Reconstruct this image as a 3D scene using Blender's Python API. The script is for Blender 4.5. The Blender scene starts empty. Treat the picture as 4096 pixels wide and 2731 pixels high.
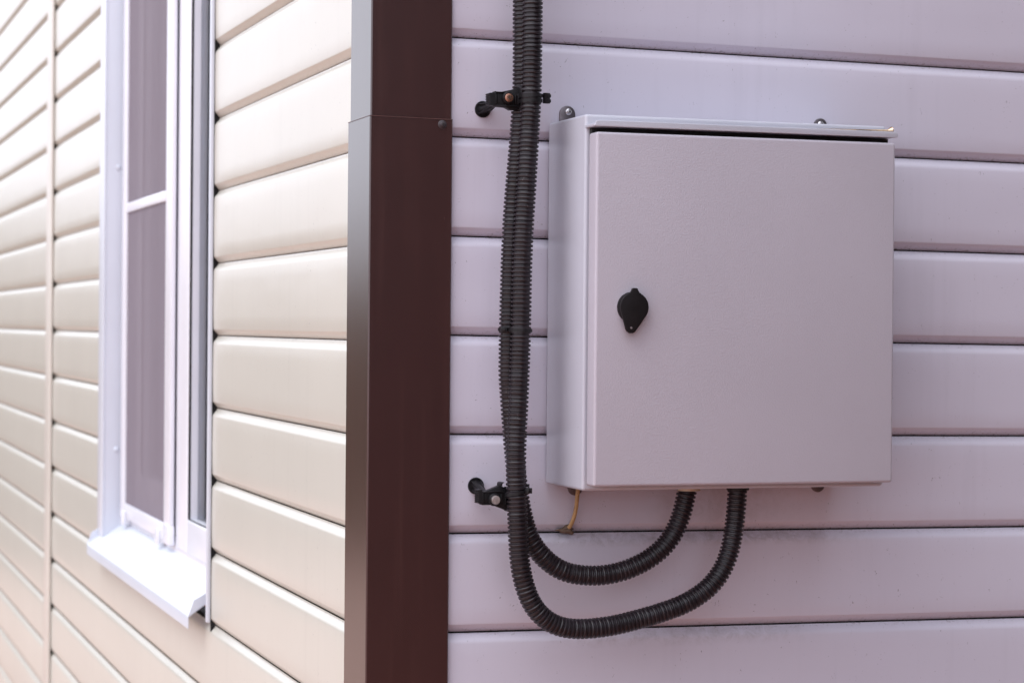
import bpy, bmesh, math, random
from mathutils import Vector, Matrix
random.seed(7)
sc = bpy.context.scene
C = sc.collection
R = math.radians

# ------------------------------------------------------------------ camera
cam_d = bpy.data.cameras.new("camera")
cam = bpy.data.objects.new("camera", cam_d)
C.objects.link(cam)
right = Vector((0.94891, -0.31533, 0.00866)).normalized()
fwd = Vector((0.31536, 0.94895, -0.00630)).normalized()
up = right.cross(fwd).normalized()
right = fwd.cross(up).normalized()
cam.matrix_world = Matrix(((right.x, up.x, -fwd.x, -0.6454),
                           (right.y, up.y, -fwd.y, -2.4711),
                           (right.z, up.z, -fwd.z, 1.5029),
                           (0, 0, 0, 1)))
cam_d.sensor_fit = 'HORIZONTAL'
cam_d.sensor_width = 36.0
cam_d.lens = 78.09
cam_d.clip_start = 0.05
cam_d.clip_end = 2000
cam_d.dof.use_dof = True
cam_d.dof.focus_distance = 2.50
cam_d.dof.aperture_fstop = 10
sc.camera = cam

# ------------------------------------------------------------------ sky, sun, exposure
SUN_EL, SUN_AZ = 57, -120        # azimuth from +Y towards +X
w = bpy.data.worlds.new("World")
sc.world = w
w.use_nodes = True
nt = w.node_tree
for n in list(nt.nodes):
    nt.nodes.remove(n)
sky = nt.nodes.new("ShaderNodeTexSky")
sky.sky_type = 'NISHITA'
sky.sun_disc = False
sky.sun_elevation = R(SUN_EL)
sky.sun_rotation = R(SUN_AZ)
sky.air_density = 1.0
sky.dust_density = 4.0
hs = nt.nodes.new("ShaderNodeHueSaturation")     # a milky, overcast sky
hs.inputs['Saturation'].default_value = 0.5
bg = nt.nodes.new("ShaderNodeBackground")
bg.inputs['Strength'].default_value = 0.15
ow = nt.nodes.new("ShaderNodeOutputWorld")
nt.links.new(sky.outputs[0], hs.inputs['Color'])
cloud = nt.nodes.new("ShaderNodeMix")               # thin, even cloud over the blue
cloud.data_type = 'RGBA'
cloud.inputs[0].default_value = 0.88
cloud.inputs[7].default_value = (13.2, 13.9, 15.6, 1)
nt.links.new(hs.outputs[0], cloud.inputs[6])
nt.links.new(cloud.outputs[2], bg.inputs['Color'])
nt.links.new(bg.outputs[0], ow.inputs['Surface'])

sun_d = bpy.data.lights.new("sun", 'SUN')
sun_d.energy = 1.05
sun_d.angle = R(36)
sun_d.color = (1.0, 0.965, 0.92)
sun = bpy.data.objects.new("sun", sun_d)
C.objects.link(sun)
sd = Vector((math.sin(R(SUN_AZ)) * math.cos(R(SUN_EL)), math.cos(R(SUN_AZ)) * math.cos(R(SUN_EL)), math.sin(R(SUN_EL))))
sun.rotation_euler = sd.to_track_quat('Z', 'Y').to_euler()
sun.location = sd * 20
sc.view_settings.view_transform = 'Standard'
sc.view_settings.look = 'None'
sc.view_settings.gamma = 1
sc.view_settings.exposure = -0.12

# ------------------------------------------------------------------ materials
def node(nt, kind, **kw):
    n = nt.nodes.new(kind)
    for k, v in kw.items():
        if k in n.inputs:
            n.inputs[k].default_value = v
        else:
            setattr(n, k, v)
    return n

def math_n(nt, op, a, b=None, c=None, clamp=False):
    n = nt.nodes.new("ShaderNodeMath")
    n.operation = op
    n.use_clamp = clamp
    for i, v in enumerate((a, b, c)):
        if v is None:
            continue
        if isinstance(v, (int, float)):
            n.inputs[i].default_value = v
        else:
            nt.links.new(v, n.inputs[i])
    return n.outputs[0]

def ramp01(nt, v, lo, hi):
    n = nt.nodes.new("ShaderNodeMapRange")
    n.clamp = True
    nt.links.new(v, n.inputs['Value'])
    n.inputs['From Min'].default_value = lo
    n.inputs['From Max'].default_value = hi
    return n.outputs[0]

def noise(nt, co, scale, detail=3, rough=.5, dist=0):
    n = node(nt, "ShaderNodeTexNoise")
    n.inputs['Scale'].default_value = scale
    n.inputs['Detail'].default_value = detail
    n.inputs['Roughness'].default_value = rough
    n.inputs['Distortion'].default_value = dist
    if co is not None:
        nt.links.new(co, n.inputs['Vector'])
    return n.outputs['Fac']

def mixc(nt, fac, a, b):
    n = nt.nodes.new("ShaderNodeMix")
    n.data_type = 'RGBA'
    for sock, v in ((n.inputs['Factor'], fac), (n.inputs['A'], a), (n.inputs['B'], b)):
        pass
    ins = [n.inputs[0], n.inputs[6], n.inputs[7]]
    for s, v in zip(ins, (fac, a, b)):
        if isinstance(v, (int, float)):
            s.default_value = v
        elif isinstance(v, (tuple, list)):
            s.default_value = (*v, 1)
        else:
            nt.links.new(v, s)
    return n.outputs[2]

def mapping(nt, co, scale=(1, 1, 1), loc=(0, 0, 0)):
    n = nt.nodes.new("ShaderNodeMapping")
    n.inputs['Scale'].default_value = scale
    n.inputs['Location'].default_value = loc
    nt.links.new(co, n.inputs['Vector'])
    return n.outputs[0]

def mat(name, base, rough=.5, var=.05, vscale=8, metal=0, spec=.5, bump=None, rvar=0.0,
        specks=None, streak=None, coat=0, ior=1.5):
    """base colour with soft variation; bump=(scale, strength, distance); specks=(colour, scale, threshold);
    streak=(colour, amount) vertical wear marks and painted sheen"""
    m = bpy.data.materials.new(name)
    m.use_nodes = True
    t = m.node_tree
    b = t.nodes["Principled BSDF"]
    co = t.nodes.new("ShaderNodeTexCoord").outputs['Object']
    b.inputs['Metallic'].default_value = metal
    b.inputs['Specular IOR Level'].default_value = spec
    b.inputs['Coat Weight'].default_value = coat
    b.inputs['IOR'].default_value = ior
    nz = noise(t, co, vscale, 4, .6)
    lo = tuple(max(0, c * (1 - var)) for c in base)
    hi = tuple(min(1, c * (1 + var)) for c in base)
    col = mixc(t, ramp01(t, nz, .3, .7), lo, hi)
    if streak:
        sv = noise(t, mapping(t, co, (90, 90, 3)), 1.0, 4, .6)
        col = mixc(t, math_n(t, 'MULTIPLY', ramp01(t, sv, .52, .75), streak[1]), col, streak[0])
    if specks:
        sp = noise(t, co, specks[1], 2, .5, 1.5)
        col = mixc(t, math_n(t, 'MULTIPLY', ramp01(t, sp, specks[2], specks[2] + .04), .8), col, specks[0])
    t.links.new(col, b.inputs['Base Color'])
    if rvar:
        rn = noise(t, co, vscale * 3, 4, .6)
        t.links.new(math_n(t, 'ADD', math_n(t, 'MULTIPLY', rn, rvar), rough - rvar / 2), b.inputs['Roughness'])
    else:
        b.inputs['Roughness'].default_value = rough
    if bump:
        bn = t.nodes.new("ShaderNodeBump")
        bn.inputs['Strength'].default_value = bump[1]
        bn.inputs['Distance'].default_value = bump[2]
        t.links.new(noise(t, co, bump[0], 2, .5), bn.inputs['Height'])
        t.links.new(bn.outputs[0], b.inputs['Normal'])
    return m

def siding_mat(name, base, pitch, stain=None, rough=.30):
    """vinyl cladding; local z = 0 at a groove.  Dirt gathers in specks and threads beside the grooves."""
    m = bpy.data.materials.new(name)
    m.use_nodes = True
    t = m.node_tree
    b = t.nodes["Principled BSDF"]
    co = t.nodes.new("ShaderNodeTexCoord").outputs['Object']
    sep = t.nodes.new("ShaderNodeSeparateXYZ")
    t.links.new(co, sep.inputs[0])
    z = sep.outputs['Z']
    nz = noise(t, co, 3.0, 4, .6)
    col = mixc(t, ramp01(t, nz, .3, .7), tuple(c * .975 for c in base), tuple(min(1, c * 1.02) for c in base))
    # each length of board a shade of its own
    wn = t.nodes.new("ShaderNodeTexWhiteNoise")
    wn.noise_dimensions = '1D'
    t.links.new(math_n(t, 'FLOOR', math_n(t, 'DIVIDE', z, pitch)), wn.inputs['W'])
    col = mixc(t, math_n(t, 'MULTIPLY', wn.outputs['Value'], .09), col, tuple(c * .72 for c in base))
    # distance to nearest groove
    fr = math_n(t, 'FRACT', math_n(t, 'DIVIDE', z, pitch))
    ab = math_n(t, 'ABSOLUTE', math_n(t, 'SUBTRACT', fr, .5))           # .5 at the groove
    near = ramp01(t, ab, .41, .497)
    th = noise(t, mapping(t, co, (1, 1, 1.6)), 130, 5, .65, 2.2)
    grime = math_n(t, 'MULTIPLY', ramp01(t, th, .565, .64), math_n(t, 'MULTIPLY', near, near))
    col = mixc(t, math_n(t, 'MULTIPLY', grime, .68), col, (.16, .13, .11))
    # sparse dark flecks on the faces
    fl = noise(t, mapping(t, co, (1, 1, .8)), 210, 2, .5, 2.5)
    col = mixc(t, math_n(t, 'MULTIPLY', ramp01(t, fl, .732, .755), .75), col, (.10, .085, .09))
    # faint run-down streaks
    st = noise(t, mapping(t, co, (45, 45, 2.5)), 1.0, 4, .6)
    col = mixc(t, math_n(t, 'MULTIPLY', ramp01(t, st, .55, .8), .10), col, tuple(c * .55 for c in base))
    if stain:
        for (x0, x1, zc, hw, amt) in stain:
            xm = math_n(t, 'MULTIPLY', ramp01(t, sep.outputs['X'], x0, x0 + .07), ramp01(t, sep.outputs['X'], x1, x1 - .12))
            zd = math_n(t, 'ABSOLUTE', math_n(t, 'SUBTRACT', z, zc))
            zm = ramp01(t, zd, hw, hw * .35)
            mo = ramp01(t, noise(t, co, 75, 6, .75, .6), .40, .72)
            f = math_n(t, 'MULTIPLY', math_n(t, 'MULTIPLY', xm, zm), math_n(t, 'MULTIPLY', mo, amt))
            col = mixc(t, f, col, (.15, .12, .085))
    t.links.new(col, b.inputs['Base Color'])
    b.inputs['Roughness'].default_value = rough
    b.inputs['Specular IOR Level'].default_value = .42
    bn = t.nodes.new("ShaderNodeBump")
    bn.inputs['Strength'].default_value = .25
    bn.inputs['Distance'].default_value = .004
    h = math_n(t, 'ADD', noise(t, mapping(t, co, (1, 1, 2)), 6, 2), math_n(t, 'MULTIPLY', noise(t, co, 420, 2), .012))
    t.links.new(h, bn.inputs['Height'])
    t.links.new(bn.outputs[0], b.inputs['Normal'])
    return m

P_R, ZR0, TILT = .115, 1.84, .009477
P_L, ZL0, XL = .11222, 1.93528, .012
M = {}
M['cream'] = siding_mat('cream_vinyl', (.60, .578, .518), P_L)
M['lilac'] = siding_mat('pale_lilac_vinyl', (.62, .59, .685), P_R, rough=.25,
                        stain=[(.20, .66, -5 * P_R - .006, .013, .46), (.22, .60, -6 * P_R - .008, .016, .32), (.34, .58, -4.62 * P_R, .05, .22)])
M['strip'] = mat('cream_trim_plastic', (.62, .575, .52), .4)
M['sheath'] = mat('black_sheathing_and_shade', (.012, .011, .012), .9)  # wall backing; also the painted shade in the trim channels
M['brown'] = mat('brown_coated_steel', (.040, .0125, .0128), .25, .06, 14, ior=1.85, specks=((.16, .10, .095), 210, .79), rvar=.0, bump=(5, .06, .003),
                 streak=((.105, .045, .04), .22))  # streak colour also paints sheen on the trim's side face
M['cut'] = mat('worn_cut_edge', (.09, .04, .037), .5, .3, 90)
M['white'] = mat('white_coated_metal', (.63, .66, .735), .35, .03, 5)
M['pvc'] = mat('white_window_plastic', (.80, .80, .86), .28, .03, 6)
M['gasket'] = mat('black_rubber', (.012, .012, .013), .6)
M['coat'] = mat('grey_powder_coat', (.485, .482, .548), .30, .03, 6, bump=(620, .16, .0014), specks=((.12, .10, .10), 120, .775))
M['coat_door'] = mat('grey_orange_peel_coat', (.47, .436, .495), .40, .03, 5, bump=(560, .23, .0016), specks=((.14, .11, .11), 90, .79), rvar=.06)
M['conduit'] = mat('black_corrugated_plastic', (.0185, .0135, .0175), .38, .25, 30, spec=.5, specks=((.10, .092, .095), 200, .69), rvar=.16)
M['clip'] = mat('black_clip_plastic', (.010, .0088, .0105), .45, .25, 60, spec=.3, specks=((.10, .10, .11), 260, .72), rvar=.15)
M['lock'] = mat('black_lock_plastic', (.0095, .0075, .0085), .55, .2, 80, spec=.2)
M['lock_hole'] = mat('worn_grey_pin', (.20, .17, .18), .5)
M['zinc'] = mat('zinc_plated_steel', (.62, .60, .62), .28, .15, 300, metal=1)
M['steel'] = mat('dull_grey_steel', (.20, .175, .19), .42, .2, 120, metal=.85)
M['copper'] = mat('copper_toned_zinc', (.46, .235, .17), .3, .2, 400, metal=.9)
M['brass'] = mat('yellow_zinc_plating', (.52, .39, .27), .22, .15, 500, metal=1)
M['recess_shade'] = mat('screw_slot_shade', (.02, .017, .017), .6)  # dark colour painting the shade inside the screw slots
M['dkscrew'] = mat('dark_painted_screw', (.055, .045, .05), .4, .2, 200)
M['knurl'] = mat('knurled_zinc', (.55, .50, .49), .33, .2, 500, metal=.9, bump=(900, .5, .001))
M['wire'] = mat('tan_cable_sheath', (.47, .29, .13), .5, .25, 120, specks=((.18, .10, .05), 300, .68))
M['putty'] = mat('brown_sealing_putty', (.13, .085, .06), .75, .3, 150, bump=(260, .6, .002))
M['gland'] = mat('cream_gland_washer', (.55, .47, .36), .6, .1, 60)
M['paving'] = mat('reddish_paving', (.31, .105, .06), .8, .25, 3)
M['path'] = mat('pale_pink_concrete', (.52, .355, .285), .8, .15, 4)
M['fill_curtain'] = mat('pale_blue_fill_curtain', (.50, .53, .62), .8, .08, 20)

def make_glass():
    m = bpy.data.materials.new('window_glass')
    m.use_nodes = True
    t = m.node_tree
    for n in list(t.nodes):
        if n.type != 'OUTPUT_MATERIAL':
            t.nodes.remove(n)
    fr = t.nodes.new('ShaderNodeFresnel')
    fr.inputs['IOR'].default_value = 1.6
    tr = t.nodes.new('ShaderNodeBsdfTransparent')
    tr.inputs[0].default_value = (.80, .84, .86, 1)
    gl = t.nodes.new('ShaderNodeBsdfGlossy')
    gl.inputs['Roughness'].default_value = .01
    mx = t.nodes.new('ShaderNodeMixShader')
    t.links.new(fr.outputs[0], mx.inputs[0])
    t.links.new(tr.outputs[0], mx.inputs[1])
    t.links.new(gl.outputs[0], mx.inputs[2])
    t.links.new(mx.outputs[0], t.nodes['Material Output'].inputs['Surface'])
    return m
M['glass'] = make_glass()

def make_mesh_cloth():
    m = bpy.data.materials.new('grey_insect_mesh')
    m.use_nodes = True
    t = m.node_tree
    b = t.nodes['Principled BSDF']
    co = t.nodes.new("ShaderNodeTexCoord").outputs['Object']
    nz = noise(t, co, 9, 4, .6)
    t.links.new(mixc(t, nz, (.215, .175, .215), (.25, .21, .25)), b.inputs['Base Color'])
    b.inputs['Roughness'].default_value = .7
    tr = t.nodes.new('ShaderNodeBsdfTransparent')
    mx = t.nodes.new('ShaderNodeMixShader')
    mx.inputs[0].default_value = .78
    t.links.new(tr.outputs[0], mx.inputs[1])
    t.links.new(b.outputs[0], mx.inputs[2])
    t.links.new(mx.outputs[0], t.nodes['Material Output'].inputs['Surface'])
    return m
M['mesh'] = make_mesh_cloth()

def make_leaf():
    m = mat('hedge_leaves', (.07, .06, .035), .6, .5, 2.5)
    return m
M['leaf'] = make_leaf()
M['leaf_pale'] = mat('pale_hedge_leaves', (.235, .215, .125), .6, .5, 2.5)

# ------------------------------------------------------------------ mesh helpers
class MB:
    def __init__(self):
        self.bm = bmesh.new()

    def face(self, pts):
        vs = [self.bm.verts.new(p) for p in pts]
        return self.bm.faces.new(vs)

    def box(self, x0, x1, y0, y1, z0, z1):
        vs = [self.bm.verts.new(p) for p in
              ((x0, y0, z0), (x1, y0, z0), (x1, y1, z0), (x0, y1, z0), (x0, y0, z1), (x1, y0, z1), (x1, y1, z1), (x0, y1, z1))]
        for f in ((0, 3, 2, 1), (4, 5, 6, 7), (0, 1, 5, 4), (1, 2, 6, 5), (2, 3, 7, 6), (3, 0, 4, 7)):
            self.bm.faces.new([vs[i] for i in f])
        return self

    def prism(self, poly, axis, a, b, caps=True, close=True):
        """poly: 2D points in the two other axes (in x,y,z order), extruded along axis from a to b"""
        def P3(p, t):
            if axis == 'x':
                return (t, p[0], p[1])
            if axis == 'y':
                return (p[0], t, p[1])
            return (p[0], p[1], t)
        A = [self.bm.verts.new(P3(p, a)) for p in poly]
        B = [self.bm.verts.new(P3(p, b)) for p in poly]
        n = len(poly)
        for i in range(n if close else n - 1):
            j = (i + 1) % n
            self.bm.faces.new((A[i], A[j], B[j], B[i]))
        if caps and close:
            self.bm.faces.new(A[::-1])
            self.bm.faces.new(B)
        return self

    def lathe(self, prof, org, axis, seg=32):
        """prof: list of (radius, distance along axis); axis a Vector"""
        ax = Vector(axis).normalized()
        u = ax.orthogonal().normalized()
        v = ax.cross(u)
        org = Vector(org)
        rings = []
        for r, h in prof:
            if r < 1e-7:
                rings.append([self.bm.verts.new(org + ax * h)])
            else:
                rings.append([self.bm.verts.new(org + ax * h + (u * math.cos(2 * math.pi * k / seg) + v * math.sin(2 * math.pi * k / seg)) * r) for k in range(seg)])
        for A, B in zip(rings, rings[1:]):
            for k in range(seg):
                l = (k + 1) % seg
                if len(A) == 1 and len(B) == 1:
                    continue
                if len(A) == 1:
                    self.bm.faces.new((A[0], B[k], B[l]))
                elif len(B) == 1:
                    self.bm.faces.new((A[k], A[l], B[0]))
                else:
                    self.bm.faces.new((A[k], A[l], B[l], B[k]))
        return self

    def tube(self, pts, radii, seg=16, cap=True):
        """sweep; pts list of Vectors, radii list"""
        n = len(pts)
        T = []
        for i in range(n):
            d = pts[min(i + 1, n - 1)] - pts[max(i - 1, 0)]
            T.append(d.normalized())
        u = T[0].orthogonal().normalized()
        rings = []
        for i in range(n):
            u = (u - T[i] * u.dot(T[i])).normalized()
            v = T[i].cross(u)
            rings.append([self.bm.verts.new(pts[i] + (u * math.cos(2 * math.pi * k / seg) + v * math.sin(2 * math.pi * k / seg)) * radii[i]) for k in range(seg)])
        for A, B in zip(rings, rings[1:]):
            for k in range(seg):
                l = (k + 1) % seg
                self.bm.faces.new((A[k], A[l], B[l], B[k]))
        if cap:
            self.bm.faces.new(rings[0][::-1])
            self.bm.faces.new(rings[-1])
        return self

    def build(self, name, m, parent=None, bevel=0, seg=2, ang=32, smooth=True):
        bm = self.bm
        bmesh.ops.recalc_face_normals(bm, faces=bm.faces)
        if bevel:
            es = [e for e in bm.edges if len(e.link_faces) == 2 and e.calc_face_angle(0) > R(30)]
            bmesh.ops.bevel(bm, geom=es, offset=bevel, offset_type='OFFSET', segments=seg, profile=.5, affect='EDGES', clamp_overlap=True)
        me = bpy.data.meshes.new(name)
        bm.to_mesh(me)
        bm.free()
        if smooth:
            for p in me.polygons:
                p.use_smooth = True
            me.set_sharp_from_angle(angle=R(ang))
        me.materials.append(m)
        o = bpy.data.objects.new(name, me)
        C.objects.link(o)
        if parent is not None:
            o.parent = parent
            o.matrix_parent_inverse = Matrix.Identity(4)
        return o

def thing(name, label, cat, group=None):
    o = bpy.data.objects.new(name, None)
    o.empty_display_size = .05
    C.objects.link(o)
    return tag(o, label, cat, group)

def tag(o, label, cat, group=None, kind=None):
    o['label'] = label
    o['category'] = cat
    if group:
        o['group'] = group
    if kind:
        o['kind'] = kind
    return o

def spline(pts, step):
    """Catmull-Rom through pts, resampled at equal arc length"""
    pts = [Vector(p) for p in pts]
    P = [pts[0] * 2 - pts[1]] + pts + [pts[-1] * 2 - pts[-2]]
    fine = []
    for i in range(1, len(P) - 2):
        p0, p1, p2, p3 = P[i - 1:i + 3]
        for k in range(24):
            t = k / 24
            fine.append(.5 * ((2 * p1) + (p2 - p0) * t + (2 * p0 - 5 * p1 + 4 * p2 - p3) * t * t + (3 * p1 - p0 - 3 * p2 + p3) * t ** 3))
    fine.append(pts[-1])
    # smooth the hand-read points
    for _ in range(60):
        fine = [fine[0]] + [(fine[i - 1] + fine[i] * 2 + fine[i + 1]) / 4 for i in range(1, len(fine) - 1)] + [fine[-1]]
    L = [0]
    for a, b in zip(fine, fine[1:]):
        L.append(L[-1] + (b - a).length)
    out = []
    j = 0
    s = 0
    while s <= L[-1]:
        while j < len(L) - 2 and L[j + 1] < s:
            j += 1
        t = (s - L[j]) / max(1e-9, L[j + 1] - L[j])
        out.append(fine[j].lerp(fine[j + 1], t))
        s += step
    return out

def cross_recess(org, axis, size, depth, parent, m=None):
    """a dark cross proud of the head, painting the shade of its slot"""
    b = MB()
    w_ = size * .16
    poly = [(-w_, -size), (w_, -size), (w_, -w_), (size, -w_), (size, w_), (w_, w_), (w_, size), (-w_, size), (-w_, w_), (-size, w_), (-size, -w_), (-w_, -w_)]
    c, s = math.cos(.35), math.sin(.35)
    poly = [(x * c - z * s, x * s + z * c) for x, z in poly]
    b.prism([(org[0] + x, org[2] + z) for x, z in poly], 'y', org[1], org[1] + depth)
    return b.build('recess_shade', m or M['recess_shade'], parent)

# ------------------------------------------------------------------ ground and hedge
g = MB()
g.face([(-300, -300, 0), (300, -300, 0), (300, 300, 0), (-300, 300, 0)])
go = g.build('ground', M['paving'])
go['kind'] = 'structure'
g = MB()
g.face([(-9, -1.4, .004), (-.25, -1.4, .004), (-.25, 15, .004), (-9, 15, .004)])
po = g.build('path', M['path'])
po['kind'] = 'structure'

def hedge(name, x0, x1, y0, y1, h, n, label, m='leaf'):
    b = MB()
    for i in range(n):
        x = random.uniform(x0, x1)
        y = random.uniform(y0, y1)
        top = h * (.82 + .18 * math.sin(x * 1.7) * math.cos(y * .9 + x * .6))
        z = top * random.random() ** .75
        c = Vector((x, y, z))
        s = random.uniform(.05, .12)
        d = Vector((random.gauss(0, 1), random.gauss(0, 1), random.gauss(0, 1))).normalized()
        e = d.orthogonal().normalized()
        f = d.cross(e)
        b.face([c + e * s, c + f * s * .6, c - e * s, c - f * s * .6])
    o = b.build(name, M[m], smooth=False)
    return tag(o, label, 'hedge', kind='stuff')
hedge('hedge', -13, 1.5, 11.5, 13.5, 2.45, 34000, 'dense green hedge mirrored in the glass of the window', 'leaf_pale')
hedge('hedge', .2, 12, -9.5, -8.0, 5.2, 30000, 'tall unseen hedge opposite the lilac wall, blocking sky light from it')  # unseen; blocks low sky from the wall and darkens the trim's reflection
hedge('hedge', 1.4, 2.6, -7, -.3, 5.4, 30000, 'tall unseen hedge added at right to darken the lilac wall')  # added out of view so the wall darkens towards the right

# ------------------------------------------------------------------ walls
def board_profile(z_t, p, slot=.0016):
    """(depth, z) from one groove down to the next"""
    return [(.0022 if slot > .001 else .0040, z_t - slot), (.0044, z_t - .0030), (.0086, z_t - .0078), (.0098, z_t - .0094), (.0107, z_t - .0114), (.0111, z_t - .0138),
            (.0114, z_t - .03), (.0116, z_t - p / 2), (.0114, z_t - p + .03), (.0110, z_t - p + .0112), (.0105, z_t - p + .0094),
            (.0095, z_t - p + .0082), (.0010 if slot > .001 else .0030, z_t - p + .0006), (0 if slot > .001 else .0022, z_t - p)]

def siding(p, k0, k1, spans, slot=.0016):
    """spans(k) -> list of (a, b) along the wall; returns list of (profile, a, b)"""
    out = []
    for k in range(k0, k1):
        for a, b in spans(k):
            out.append((board_profile(-p * k, p, slot), a, b))
    return out

# --- right hand wall (faces -y); boards run a touch out of level
wr = thing('siding_wall', 'pale lilac horizontal siding wall on which the grey metal cabinet hangs', 'wall')
wr.location = (0, 0, ZR0)
wr.rotation_euler = (0, TILT, 0)
b = MB()
for prof, a, e in siding(P_R, -8, 16, lambda k: [(.02, 2.2)]):
    cuts = [a + (e - a) * i / 10 for i in range(11)]
    rows = [[b.bm.verts.new((x, -d, z)) for d, z in prof] for x in cuts]
    for r0, r1 in zip(rows, rows[1:]):
        for i in range(len(prof) - 1):
            b.bm.faces.new((r0[i], r0[i + 1], r1[i + 1], r1[i]))
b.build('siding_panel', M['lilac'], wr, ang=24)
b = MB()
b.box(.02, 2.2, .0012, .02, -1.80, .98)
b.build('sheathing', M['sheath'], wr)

# --- left hand wall (faces -x), runs away from the corner
wl = thing('siding_wall', 'cream horizontal siding wall with the white window, receding left of the brown corner', 'wall')
wl.location = (XL, 0, ZL0)
ZSILL = 1.02
WIN0, WIN1 = .944, 2.165
def spans_near(k):
    zb = ZL0 - P_L * (k + 1)
    if zb + P_L * .5 > ZSILL and zb < 2.55:
        return [(.03, WIN0), (WIN1, 3.075)]
    return [(.03, 3.075)]
def left_panel(spans, k0, k1, n):
    b = MB()
    for prof, a, e in siding(P_L, k0, k1, spans, .0008):
        ns = max(1, int((e - a) / .2))
        cuts = [a + (e - a) * i / ns for i in range(ns + 1)]
        rows = [[b.bm.verts.new((-d, y, z)) for d, z in prof] for y in cuts]
        for r0, r1 in zip(rows, rows[1:]):
            for i in range(len(prof) - 1):
                b.bm.faces.new((r0[i], r1[i], r1[i + 1], r0[i + 1]))
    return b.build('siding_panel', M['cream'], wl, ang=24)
left_panel(spans_near, -8, 17, 0)
left_panel(lambda k: [(3.10, 7.5)], -8, 17, 0)
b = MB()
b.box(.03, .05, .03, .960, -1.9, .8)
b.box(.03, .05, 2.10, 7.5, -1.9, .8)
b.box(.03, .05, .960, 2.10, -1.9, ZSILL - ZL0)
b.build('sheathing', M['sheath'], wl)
b = MB()                                                       # black filler painting the shade in the trim channels behind the board ends
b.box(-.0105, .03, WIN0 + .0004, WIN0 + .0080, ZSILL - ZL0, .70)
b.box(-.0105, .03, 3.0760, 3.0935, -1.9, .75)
b.build('channel_shade', M['sheath'], wl)
b = MB()
b.box(-.0180, -.0125, 3.020, 3.125, -1.9, .75)
b.box(-.0125, -.001, 3.095, 3.110, -1.9, .75)
b.build('joint_strip', M['strip'], wl, bevel=.002)

# ------------------------------------------------------------------ brown corner trim, two lengths
def corner(name, zlo, zhi, xo, yo, xr, yl, label, slant=0, drift=0):
    """L section: front leg faces -y at y=yo, side leg faces -x at x=xo"""
    t = thing(name, label, 'corner trim', 'brown corner trim lengths')
    th = .0012
    ch = .0016
    outer = [(xr + .0, yo + .0075), (xr + .0002, yo + .0012), (xr - .001, yo), (xo + ch, yo), (xo + ch * .3, yo + ch * .3), (xo, yo + ch), (xo, yl - .001), (xo + .0012, yl), (xo + .006, yl)]
    inner = [(xo + .006, yl - th), (xo + .0022, yl - th), (xo + th, yl - .003), (xo + th, yo + th + .001), (xo + th + .001, yo + th), (xr - .002, yo + th), (xr - th, yo + .002), (xr - th, yo + .0075)]
    poly = outer + inner
    b = MB()
    n = 14
    rings = []
    for i in range(n + 1):
        f = i / n
        z = zlo + (zhi - zlo) * f
        ring = []
        for (x, y) in poly:
            dz = 0
            if i == n and slant:
                dz = -slant * max(0, (x - xo)) / .1
            ring.append(b.bm.verts.new((x + drift * (1 - f), y, z + dz)))
        rings.append(ring)
    for A, B in zip(rings, rings[1:]):
        for k in range(len(poly)):
            l = (k + 1) % len(poly)
            b.bm.faces.new((A[k], A[l], B[l], B[k]))
    b.bm.faces.new(rings[0][::-1])
    b.bm.faces.new(rings[-1])
    b.build('trim_sheet', M['brown'], t, ang=8)
    return t
corner('corner_trim', 1.715, 2.72, -.0016, -.0158, .0948, .0775, 'upper length of dark brown corner trim, tucked behind the lower one')
lowtrim = corner('corner_trim', .05, 1.7425, -.0028, -.0178, .0955, .0835, 'long lower length of dark brown corner trim with a screw at its top', slant=.0010, drift=.0)

def washer_screw(org, r, parent, m, name='screw', rec=M['recess_shade']):
    x, y, z = org
    s = MB().lathe([(0, 0), (r, 0), (r, .0008), (r * .82, .0014), (r * .62, .0016), (r * .58, .0030), (r * .42, .0040), (0, .0043)], (x, y, z), (0, -1, 0), 28)
    so = s.build(name, m, parent, ang=40)
    cross_recess((x, y - .0046, z), None, r * .30, .0012, so, rec)
    return so
b = MB()                                                       # bare cut edge where the lower length laps over
b.prism([(-.0029, 1.7422), (.0954, 1.7411), (.0954, 1.7419), (-.0029, 1.7430)], 'y', -.0183, -.0160)
b.box(-.0033, -.0018, -.0178, .0830, 1.7424, 1.7430)
b.build('cut_edge', M['cut'], lowtrim)
washer_screw((.0829, -.0178, 1.7354), .0050, lowtrim, M['dkscrew'])

# ------------------------------------------------------------------ window in the left wall
win = thing('window', 'white plastic window with metal reveal and sloping sill in the cream wall', 'window')
XF = .036
YJ = 2.10
ZT = 2.48
b = MB()                                                     # far reveal, faces the camera
b.box(-.006, .075, YJ, YJ + .003, 1.055, ZT)
b.build('reveal', M['white'], win, bevel=.001)
b = MB()
b.box(-.0065, -.0015, YJ - .001, 2.170, 1.045, ZT + .04)
b.build('casing', M['white'], win, bevel=.0018)
b = MB()                                                     # near reveal, its back to the camera
b.box(.000, .075, .952, .955, 1.055, ZT)
b.build('reveal', M['white'], win, bevel=.001)
b = MB()
b.box(-.0060, -.0002, .9405, .9535, 1.0415, ZT + .04)
b.build('casing', M['white'], win, bevel=.0016, seg=3)
b = MB()
b.box(-.006, .075, .955, YJ, ZT, ZT + .003)
b.build('reveal', M['white'], win)
for z in (1.823, 1.246):
    s = MB().lathe([(0, 0), (.0062, 0), (.0055, .0016), (.003, .0026), (0, .003)], (.0217, YJ, z), (0, -1, 0), 20)
    s.build('screw', M['white'], win)
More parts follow.
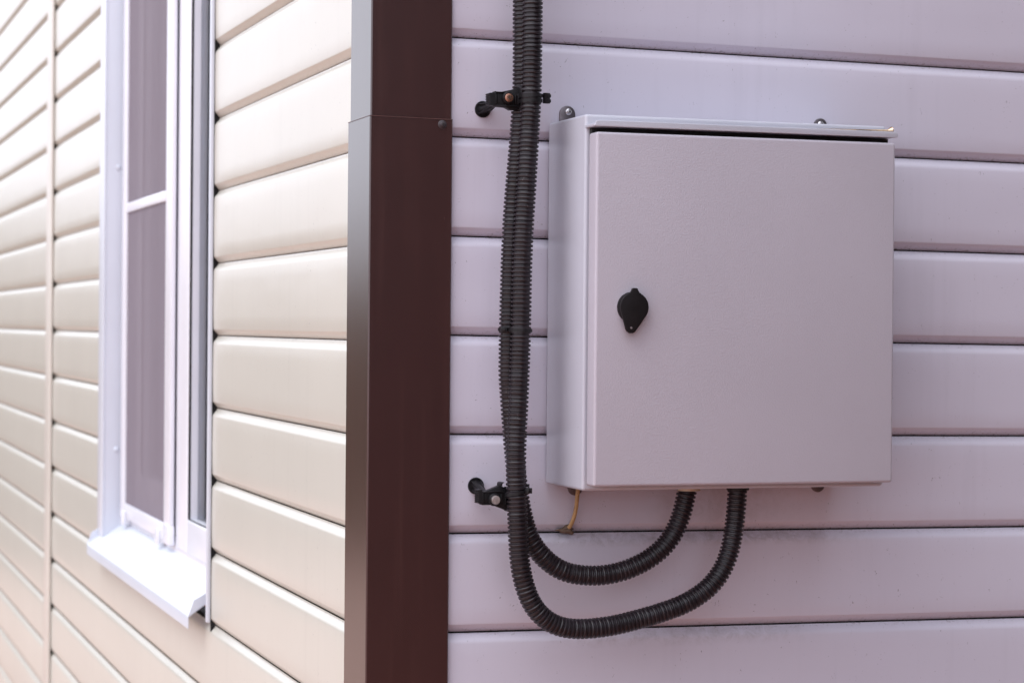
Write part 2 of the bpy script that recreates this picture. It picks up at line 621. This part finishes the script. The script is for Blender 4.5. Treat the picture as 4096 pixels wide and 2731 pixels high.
# fixed outer frame
b = MB()
b.box(XF + .004, XF + .06, YJ - .045, YJ - .0005, 1.085, ZT)
b.box(XF + .004, XF + .06, .9555, 1.0, 1.085, ZT)
b.box(XF + .004, XF + .06, 1.0, YJ - .045, 1.085, 1.125)
b.box(XF + .004, XF + .06, 1.0, YJ - .045, ZT - .05, ZT)
b.box(XF + .0045, XF + .06, 1.44, 1.52, 1.125, ZT - .05)
b.build('frame', M['pvc'], win, bevel=.003)
def sash(y0, y1, z0, z1, st, xo, nm='sash', dep=.027, sb=None):
    sb = sb or st
    b = MB()
    x1 = xo + dep
    b.box(xo, x1, y0, y0 + st, z0, z1)
    b.box(xo, x1, y1 - st, y1, z0, z1)
    b.box(xo, x1, y0 + st, y1 - st, z0, z0 + sb)
    b.box(xo, x1, y0 + st, y1 - st, z1 - st, z1)
    s = b.build(nm, M['pvc'], win, bevel=.004, seg=3)
    # glazing bead, sunk
    b = MB()
    bd = .0009
    b.box(xo + .0015, xo + .0058, y0 + st, y0 + st + bd, z0 + sb, z1 - st)
    b.box(xo + .0015, xo + .0058, y1 - st - bd, y1 - st, z0 + sb, z1 - st)
    b.box(xo + .0015, xo + .0058, y0 + st + bd, y1 - st - bd, z0 + sb, z0 + sb + bd)
    b.build('gasket', M['gasket'], s, bevel=.001)
    b = MB()
    b.face([(xo + .0185, y0 + st, z0 + sb), (xo + .0185, y0 + st, z1 - st), (xo + .0185, y1 - st, z1 - st), (xo + .0185, y1 - st, z0 + sb)])
    b.build('glass_pane', M['glass'], s)
    return s
sash(.985, 1.474, 1.105, ZT - .03, .111, XF + .001, sb=.060)
sash(1.515, 2.058, 1.12, ZT - .03, .085, XF + .014)
b = MB()                                                       # net curtain in shallow folds, added just inside to brighten the panes
n = 240
ya, yb = .97, YJ - .02
row = []
for i in range(n + 1):
    y = ya + (yb - ya) * i / n
    row.append((.088 + .0035 * math.sin(y * 95) + .0015 * math.sin(y * 210 + 1), y))
lo_ = [b.bm.verts.new((x, y, 1.12)) for x, y in row]
hi_ = [b.bm.verts.new((x, y, ZT - .02)) for x, y in row]
for i in range(n):
    b.bm.faces.new((lo_[i], lo_[i + 1], hi_[i + 1], hi_[i]))
b.build('fill_curtain', M['fill_curtain'], win)
# sill flashing: slopes out, drops a lip, upturned ends
b = MB()
y0, y1 = .972, 2.150
b.prism([(.052, 1.1065), (-.0285, 1.0505), (-.0300, 1.0480), (-.0300, 1.0290), (-.0288, 1.0290), (-.0288, 1.0470), (.052, 1.1035)], 'y', y0, y1)
for y in (y0, y1):
    b.prism([(-.0296, 1.0488), (-.021, 1.0735), (-.004, 1.0830), (.0, 1.086), (.0, 1.068)], 'y', y - .0006, y + .0006)
b.build('window_sill', M['white'], win, bevel=.0004, seg=1)

# insect screen clipped over the far half of the window
scr = thing('insect_screen', 'grey mesh insect screen in a slim white frame over the far half of the window', 'insect screen')
sx0, sx1 = XF - .008, XF
YA, YB = 1.490, 2.088
ZA, ZB = 1.112, ZT - .02
b = MB()
b.box(sx0, sx1, YA, YA + .012, ZA, ZB)
b.box(sx0 + .003, sx1, YA + .012, YA + .082, ZA, ZB)
b.box(sx0, sx1, YB - .055, YB, ZA, ZB)
b.box(sx0, sx1, YA + .082, YB - .055, ZA, ZA + .030)
b.box(sx0, sx1, YA + .082, YB - .055, ZB - .03, ZB)
b.build('screen_frame', M['pvc'], scr, bevel=.0015)
b = MB()
b.box(sx0 + .0005, sx1 - .001, YA + .082, YB - .055, 1.7275, 1.7465)
b.build('crossbar', M['pvc'], scr, bevel=.001)
b = MB()
b.face([(sx0 + .004, YA + .08, ZA + .028), (sx0 + .004, YB - .054, ZA + .028), (sx0 + .004, YB - .054, ZB - .028), (sx0 + .004, YA + .08, ZB - .028)])
b.build('screen_mesh', M['mesh'], scr)
for y in (1.60, 2.02):
    b = MB()
    b.box(sx0 - .006, sx0 - .0002, y - .016, y + .016, ZA - .012, ZA + .016)
    b.box(sx0 - .003, sx0 - .0002, y + .017, y + .026, ZA - .006, ZA + .006)
    b.build('clip', M['pvc'], scr, bevel=.0015)
b = MB()
b.box(sx0 - .0015, sx1 + .001, YA - .001, YA + .060, ZA - .004, ZA + .030)
b.build('corner_piece', M['pvc'], scr, bevel=.001)

# ------------------------------------------------------------------ electrical cabinet
cab = thing('electrical_cabinet', 'light grey metal electrical cabinet mounted on the lilac siding wall', 'electrical cabinet')
X0, X1, YB_, YF, Z0, Z1 = .2132, .5885, -.016, -.1405, 1.3210, 1.7419
b = MB()
b.box(X0, X1, YF, YB_, Z0, Z1)
b.build('body', M['coat'], cab, bevel=.0035, seg=4)
b = MB()                                                       # rubber seal between body and door
b.box(X0 + .005, X1 - .002, YF - .0078, YF - .0004, 1.7090, 1.7258)
b.box(X0 + .012, X0 + .020, YF - .0070, YF - .0004, 1.335, 1.7090)
b.box(X1 - .020, X1 - .012, YF - .0070, YF - .0004, 1.335, 1.7090)
b.box(X0 + .012, X1 - .012, YF - .0070, YF - .0004, 1.328, 1.335)
b.build('gasket', M['gasket'], cab)
# rain gutter over the door
b = MB()
b.box(X0 + .0005, .5868, -.1690, YF + .002, 1.7262, 1.7296)
r = .0058
lip = [(.2120, 1.7262), (.2136, 1.7285), (.2142, 1.7305), (.2158, 1.7320), (.2180, 1.7326)]
lip += [(.5840, 1.7326), (.5862, 1.7318), (.5874, 1.7300), (.5876, 1.7280), (.5868, 1.7264), (.5850, 1.7258), (.2160, 1.7258)]
b.prism(lip, 'y', -.1716, -.1692)
b.build('drip_gutter', M['coat'], cab, bevel=.0007, seg=3)
# door
DX0, DX1, DZ0, DZ1, DY, DB = .2146, .5833, 1.3278, 1.7197, -.1735, -.1485
door = MB().box(DX0, DX1, DY, DB, DZ0, DZ1).build('door', M['coat_door'], cab, bevel=.0032, seg=5)
# lock with hinged black cover on the door
lx, lz = .2571, 1.5264
lb = MB().lathe([(0, 0), (.0170, 0), (.0170, .0054), (.0163, .0068), (0, .0068)], (lx + .0002, DY, lz), (0, -1, 0), 40).build('lock_barrel', M['lock'], door, ang=40)
def cover_poly():
    pts = []
    R1, r2 = .0166, .0066
    cx, cz = -.0036, -.0222
    a = math.atan2(cz, cx)
    d = math.hypot(cx, cz)
    be = math.acos((R1 - r2) / d)
    a0, a1 = a + be, a - be + 2 * math.pi                      # big circle, the long way round
    for i in range(61):
        t = a0 + (a1 - a0) * i / 60
        p = [R1 * math.cos(t), R1 * math.sin(t)]
        # top hinge tab
        if p[1] > .0128 and -.0056 < p[0] - .0006 < .0064:
            q = abs(p[0] - .0004) / .0056
            p[1] = max(p[1], .0158 + .0054 * (1 - max(0, min(1, (q - .34) / .62)) ** 1.3))
        pts.append((lx + p[0], lz + p[1]))
    b0, b1 = a - be, a + be
    for i in range(1, 20):
        t = b0 + (b1 - b0) * i / 20
        pts.append((lx + cx + r2 * math.cos(t), lz + cz + r2 * math.sin(t)))
    return pts
cv = MB().prism(cover_poly(), 'y', DY - .0112, DY - .0076).build('lock_cover', M['lock'], door, bevel=.0007, seg=3, ang=40)
b = MB()                                                       # strap joining cover and barrel over the top
b.prism([(DY - .0005, lz + .0135), (DY - .0045, lz + .0160), (DY - .0085, lz + .0207), (DY - .0108, lz + .0207), (DY - .0105, lz + .0190), (DY - .0070, lz + .0150), (DY - .0030, lz + .0130)], 'x', lx - .0032, lx + .0038)
b.build('cover_strap', M['lock'], door, bevel=.0004)
MB().lathe([(.0013, 0), (.0012, .0003), (0, .0003)], (lx - .0040, DY - .0112, lz - .0228), (0, -1, 0), 18).build('pin_hole', M['lock_hole'], door)
# four mounting ears on the wall
def ear(x, z, upward, hw, length, screw, yb=-.0122):
    s = 1 if upward else -1
    pts = []
    for i in range(21):
        t = math.pi * i / 20
        pts.append((x + hw * math.cos(t), z + s * (length + hw * math.sin(t))))
    pts += [(x - hw, z), (x + hw, z)]
    e = MB().prism(pts, 'y', yb - .0022, yb).build('mounting_ear', M['steel'], cab, bevel=.0004)
    if screw:
        washer_screw((screw[0], yb - .0022, screw[1]), .0038, e, M['zinc'])
    return e
ear(.2372, 1.735, True, .0098, .0185, (.2383, 1.7562))
ear(.5656, 1.735, True, .0088, .0172, (.5656, 1.7538))
ear(.2512, 1.327, False, .0095, .0115, None)
ear(.5667, 1.327, False, .0093, .0125, None)
MB().lathe([(.0135, 0), (.0135, .0062), (.0, .0062)], (.3672, -.082, Z0 + .0002), (0, 0, -1), 36).build('gland_washer', M['gland'], cab, bevel=0)
MB().lathe([(.0135, 0), (.0132, .0058), (.0, .0058)], (.4258, -.090, Z0 + .0002), (0, 0, -1), 36).build('gland_washer', M['gasket'], cab, bevel=0)

# loose screw left in the gutter
b = MB()
hd, tp = Vector((.5874, -.1560, 1.7350)), Vector((.478, -.1560, 1.7320))
ax = (tp - hd).normalized()
prof = [(0, 0), (.0046, 0), (.0049, .0007), (.0040, .0020), (.0026, .0042), (.0017, .0058), (.0016, .0470)]
h = .0470
k = 0
while h < .103:
    prof += [(.0013, h), (.0023, h + .0008), (.0013, h + .0016)]
    h += .0030
prof += [(.0010, .106), (0, .1095)]
b.lathe(prof, hd, ax, 22)
tag(b.build('screw', M['brass'], None, ang=40), 'loose yellow brass coloured screw lying in the gutter on top of the cabinet', 'screw')

# ------------------------------------------------------------------ corrugated conduits
PITCH = .0049
def conduit(path, label):
    fr = [(0, .0095), (.26, .0095), (.30, .0108), (.40, .0116), (.58, .0117), (.80, .0116), (.92, .0108), (.96, .0095)]
    base = spline(path, PITCH / 25)
    n = len(base)
    pts, rad = [], []
    k = 0
    while True:
        done = False
        for f, r_ in fr:
            i = int(round((k + f) * 25))
            if i >= n:
                done = True
                break
            pts.append(base[i])
            rad.append(r_ * (1 + random.uniform(-.006, .006)))
        if done:
            break
        k += 1
    o = MB().tube(pts, rad, 28).build('corrugated_conduit', M['conduit'], None, ang=50)
    return tag(o, label, 'conduit', 'black corrugated conduits')
FR = [(.1678, 2.25), (.1678, 2.05), (.1677, 1.8738), (.1676, 1.8233), (.1671, 1.7677), (.1655, 1.7323), (.1637, 1.6968), (.1619, 1.6614), (.1598, 1.626), (.1583, 1.5906),
      (.1575, 1.5552), (.1572, 1.5198), (.1567, 1.4845), (.156, 1.459), (.155, 1.4262), (.1537, 1.3958), (.1527, 1.3706), (.1526, 1.3453), (.153, 1.3251),
      (.1541, 1.3048), (.1553, 1.2795), (.1566, 1.2542), (.1588, 1.2339), (.1626, 1.2161), (.1696, 1.1966), (.1805, 1.180), (.196, 1.1677), (.2145, 1.1610),
      (.2380, 1.1592), (.2677, 1.1613), (.2960, 1.1664), (.3322, 1.1752), (.3648, 1.1863), (.3949, 1.2063), (.4139, 1.2363), (.4224, 1.2769), (.4253, 1.3151), (.4260, 1.3195)]
BK = [(.1640, 2.25), (.1640, 2.05), (.1638, 1.8768), (.1643, 1.8259), (.1643, 1.7699), (.1629, 1.7443), (.1605, 1.7111), (.1581, 1.6805), (.1557, 1.6524), (.1538, 1.6218), (.1525, 1.5912),
      (.1517, 1.5606), (.151, 1.5199), (.1506, 1.485), (.1505, 1.4509), (.1518, 1.4331), (.1533, 1.4127), (.1554, 1.3897), (.1572, 1.3693), (.1595, 1.3489), (.1625, 1.3233), (.1665, 1.299),
      (.1716, 1.2787), (.1780, 1.262), (.1887, 1.2459), (.2064, 1.230), (.2278, 1.2204), (.2599, 1.2175), (.2923, 1.2232), (.3248, 1.2386), (.3465, 1.260), (.3589, 1.2863), (.3652, 1.3127), (.3668, 1.3195)]
conduit([(x, -.088 - .002 * max(0, min(1, (x - .3) / .12)), z) for x, z in FR], 'front black corrugated conduit making the lower and longer loop into the cabinet')
conduit([(x, -.0645 - .0155 * max(0, min(1, (x - .2) / .16)), z) for x, z in BK], 'rear black corrugated conduit making the tighter upper loop into the cabinet')

# ------------------------------------------------------------------ cable ties
def tie(z, cx1, cy1, cx2, cy2, tilt, head_at, label, wid=.0038, gap=.0119):
    """flat strap round two circles (front, rear) with a ratchet head"""
    t = thing('cable_tie', label, 'cable tie', 'black cable ties on the conduits')
    c1, c2 = Vector((cx1, cy1, 0)), Vector((cx2, cy2, 0))
    d = (c2 - c1)
    a = math.atan2(d.y, d.x)
    pts = []
    for i in range(25):
        th = a + math.pi / 2 + math.pi * i / 24
        pts.append(c1 + Vector((math.cos(th), math.sin(th), 0)) * gap)
    for i in range(25):
        th = a - math.pi / 2 + math.pi * i / 24
        pts.append(c2 + Vector((math.cos(th), math.sin(th), 0)) * gap)
    cen = (c1 + c2) / 2
    b = MB()
    ringsv = []
    for p in pts:
        n_ = (p - cen).normalized()
        zz = z + tilt * (p.x - cen.x)
        ringsv.append([b.bm.verts.new((q.x, q.y, zz + dz)) for q, dz in ((p, -wid / 2), (p + n_ * .0012, -wid / 2), (p + n_ * .0012, wid / 2), (p, wid / 2))])
    for i in range(len(ringsv)):
        A, B = ringsv[i], ringsv[(i + 1) % len(ringsv)]
        for k in range(4):
            l = (k + 1) % 4
            b.bm.faces.new((A[k], A[l], B[l], B[k]))
    b.build('strap', M['clip'], t, ang=40)
    hx, hy, hz, rz = head_at
    h = MB().box(-.0034, .0034, -.0026, .0026, -.0031, .0031)
    h.box(-.0016, .0016, -.0032, -.0026, -.0018, .0018)
    ho = h.build('ratchet_head', M['clip'], t, bevel=.0005)
    ho.location = (hx, hy, hz)
    ho.rotation_euler = (0, 0, rz)
    return t
t1 = tie(1.7648, .1671, -.088, .1643, -.0645, .03, (.1838, -.092, 1.7654, .35), 'upper of the two cable ties beside the copper screw clip')
t2 = tie(1.7594, .1669, -.088, .1642, -.0645, .03, (.1838, -.092, 1.7598, .35), 'lower of the two cable ties beside the copper screw clip')
for t_, z_ in ((t1, 1.7654), (t2, 1.7598)):
    e = MB().box(.1860, .1893, -.0925, -.0905, z_ - .0018, z_ + .0018).build('cut_tail', M['clip'], t_, bevel=.0003)
tie(1.5000, .1570, -.088, .1508, -.0645, -.035, (.1384, -.083, 1.5003, -.2), 'single cable tie round both conduits at mid height beside the cabinet')
tie(1.3180, .1534, -.088, .1636, -.0645, .25, (.1640, -.0995, 1.3190, .6), 'cable tie slanting round both conduits at the knurled screw clip', wid=.0034)

# ------------------------------------------------------------------ stand-off conduit clips
def conduit_clip(base, head, polys, screw_r, screw_m, label, knurled, block):
    t = thing('conduit_clip', label, 'conduit clip', 'black stand-off conduit clips')
    bx, bz = base
    MB().lathe([(0, 0), (.0094, 0), (.0098, .0012), (.0094, .0030), (.0085, .0030), (.0080, .0022), (0, .0022)], (bx, -.0105, bz), (0, -1, 0), 36).build('base_disc', M['clip'], t, ang=40)
    A, B = Vector((bx, -.0125, bz)), Vector((head[0], -.0690, head[1]))
    d = B - A
    pts = [A + d * f for f in (0, .06, .14, .3, .6, 1.0)]
    po = MB().tube(pts, [.0062, .0050, .0043, .0040, .0038, .0040], 20)
    # four webs at the foot of the post
    for q in range(4):
        a = math.pi / 4 + q * math.pi / 2
        u = Vector((math.cos(a), 0, math.sin(a)))
        v = Vector((-math.sin(a), 0, math.cos(a))) * .0006
        p0, p1, p2 = A + u * .0085, A + d * .5 + u * .0036, A
        f_ = [po.bm.verts.new(x) for x in (p0 + v, p1 + v, p2 + v)]
        g_ = [po.bm.verts.new(x) for x in (p0 - v, p1 - v, p2 - v)]
        po.bm.faces.new(f_)
        po.bm.faces.new(g_[::-1])
        for i in range(3):
            j = (i + 1) % 3
            po.bm.faces.new((f_[i], f_[j], g_[j], g_[i]))
    po.build('post', M['clip'], t, ang=40)
    br = MB()
    for poly, ya, yb in polys:
        br.prism(poly, 'y', ya, yb)
    bo = br.build('bracket', M['clip'], t, bevel=.0007, seg=2)
    # toothed end block
    x0, x1, z0, z1 = block
    bl = MB().box(x0, x1, -.0815, -.0668, z0, z1)
    nt_ = 7
    for i in range(nt_):
        zz = z0 + (z1 - z0) * (i + .5) / nt_
        bl.box(x0 - .0010, x0 + .0004, -.0812, -.0672, zz - .00055, zz + .00055)
    bl.build('toothed_block', M['clip'], t, bevel=.0003, seg=1)
    # raised boss and the screw
    hx, hz = head
    MB().lathe([(.0075, 0), (.0068, .0032), (.0060, .0042), (0, .0042)], (hx, -.0795, hz), (0, -1, 0), 32).build('boss', M['clip'], t, ang=40)
    if knurled:
        s = MB().lathe([(screw_r * .5, 0), (screw_r, .0005), (screw_r, .0042), (screw_r * .93, .0050), (0, .0052)], (hx - .0003, -.0836, hz), (0, -1, 0), 40)
        # cross-hatched crown
        for i in range(-4, 5):
            for j in range(-4, 5):
                px, pz = (i + .5 * (j % 2)) * .00105, j * .00095
                if math.hypot(px, pz) < screw_r * .88:
                    s.lathe([(.00042, 0), (.0002, .00035), (0, .0004)], (hx - .0003 + px, -.0887, hz + pz), (0, -1, 0), 5)
        s.build('screw', screw_m, t, ang=40)
    else:
        s = MB().lathe([(screw_r * .5, 0), (screw_r * .96, .0006), (screw_r, .0018), (screw_r * .9, .0026), (screw_r * .5, .0030), (0, .0030)], (hx - .0003, -.0836, hz), (0, -1, 0), 40)
        so = s.build('screw', screw_m, t, ang=40)
        cross_recess((hx - .0003, -.0870, hz), None, screw_r * .55, .0010, so)
        for k in range(4):
            a = .35 + math.pi / 4 + k * math.pi / 2
            cx, cz = hx - .0003 + math.cos(a) * screw_r * .52, hz + math.sin(a) * screw_r * .52
            MB().box(-.00035, .00035, -.0002, .0002, -.0011, .0011).build('tick', M['brass'], so)
            tk = so.children[-1]
            tk.location = (cx, -.0867, cz)
            tk.rotation_euler = (0, -a + math.pi / 2, 0)
    return t
up_polys = [
    ([(.1262, 1.7528), (.1262, 1.7690), (.1330, 1.7690), (.1470, 1.7722), (.1590, 1.7768), (.1590, 1.7500), (.1460, 1.7492), (.1400, 1.7520)], -.0780, -.0690),
    ([(.1555, 1.7493), (.1555, 1.7772), (.1600, 1.7772), (.1600, 1.7493)], -.0870, -.0700),
    ([(.1262, 1.7530), (.1262, 1.7696), (.1275, 1.7696), (.1275, 1.7530)], -.0815, -.0690),
    ([(.1275, 1.7682), (.1275, 1.7692), (.1400, 1.7692), (.1400, 1.7682)], -.0808, -.0690),
    ([(.1275, 1.7530), (.1275, 1.7540), (.1560, 1.7540), (.1560, 1.7530)], -.0812, -.0690),
    ([(.1300, 1.7560), (.1300, 1.7670), (.1312, 1.7670), (.1312, 1.7560)], -.0806, -.0690),
    ([(.1500, 1.7560), (.1500, 1.7660), (.1512, 1.7660), (.1512, 1.7560)], -.0812, -.0690),
    ([(.1528, 1.7550), (.1528, 1.7680), (.1540, 1.7680), (.1540, 1.7550)], -.0825, -.0690),
    ([(.1512, 1.7652), (.1512, 1.7664), (.1555, 1.7664), (.1555, 1.7652)], -.0812, -.0690)]
conduit_clip((.1337, 1.7554), (.1420, 1.7623), up_polys, .0049, M['copper'], 'black stand-off clip with a copper screw, holding the conduits near the top', False, (.1200, .1262, 1.7535, 1.7675))
lo_polys = [
    ([(.1152, 1.3022), (.1152, 1.3172), (.1200, 1.3172), (.1370, 1.3238), (.1490, 1.3190), (.1490, 1.2952), (.1460, 1.2950), (.1330, 1.3000), (.1290, 1.3022)], -.0780, -.0690),
    ([(.1445, 1.3110), (.1445, 1.3222), (.1493, 1.3222), (.1493, 1.3110)], -.0870, -.0700),
    ([(.1445, 1.2945), (.1445, 1.3030), (.1493, 1.3030), (.1493, 1.2945)], -.0870, -.0700),
    ([(.1152, 1.3022), (.1152, 1.3176), (.1164, 1.3176), (.1164, 1.3022)], -.0815, -.0690),
    ([(.1164, 1.3160), (.1164, 1.3172), (.1370, 1.3180), (.1440, 1.3160), (.1440, 1.3150), (.1370, 1.3168)], -.0808, -.0690),
    ([(.1164, 1.3022), (.1164, 1.3032), (.1290, 1.3032), (.1290, 1.3022)], -.0808, -.0690),
    ([(.1190, 1.3050), (.1190, 1.3150), (.1202, 1.3150), (.1202, 1.3050)], -.0806, -.0690),
    ([(.1372, 1.3030), (.1372, 1.3140), (.1384, 1.3140), (.1384, 1.3030)], -.0812, -.0690),
    ([(.1418, 1.3020), (.1418, 1.3150), (.1430, 1.3150), (.1430, 1.3020)], -.0825, -.0690),
    ([(.1363, 1.3235), (.1363, 1.3268), (.1375, 1.3276), (.1400, 1.3280), (.1400, 1.3272), (.1380, 1.3266), (.1374, 1.3235)], -.0850, -.0690)]
conduit_clip((.1291, 1.3190), (.1296, 1.3082), lo_polys, .0050, M['knurl'], 'black stand-off clip with a knurled silver screw, holding the conduits below', True, (.1108, .1152, 1.3040, 1.3196))

# ------------------------------------------------------------------ tan wire and putty
wp = spline([(.2483, -.032, 1.3225), (.2483, -.031, 1.3147), (.2478, -.030, 1.3045), (.2474, -.028, 1.2926), (.2462, -.0235, 1.2804), (.2448, -.017, 1.2712), (.2440, -.010, 1.2665)], .0012)
tag(MB().tube(wp, [.0024] * len(wp), 16).build('wire', M['wire']), 'short tan wire from the cabinet underside into a siding groove', 'wire')
bm_ = MB()
bmesh.ops.create_icosphere(bm_.bm, subdivisions=4, radius=1)
for v in bm_.bm.verts:
    p = v.co
    wob = 1 + .16 * math.sin(5 * p.x + 2 * p.z) + .12 * math.sin(7 * p.z + 3 * p.y + 1) + .06 * math.sin(13 * p.x * p.z)
    tail = max(0, -p.x - .55) * 1.1
    v.co = Vector((.2436 + (p.x - tail) * .0080 * wob, -.0085 + p.y * .0062 * wob, 1.2655 + p.z * .0056 * wob * (1 - .5 * max(0, -p.x)) - tail * .001))
tag(bm_.build('putty_lump', M['putty'], None, ang=180), 'lump of brown sealing putty where the tan wire enters the siding', 'putty')
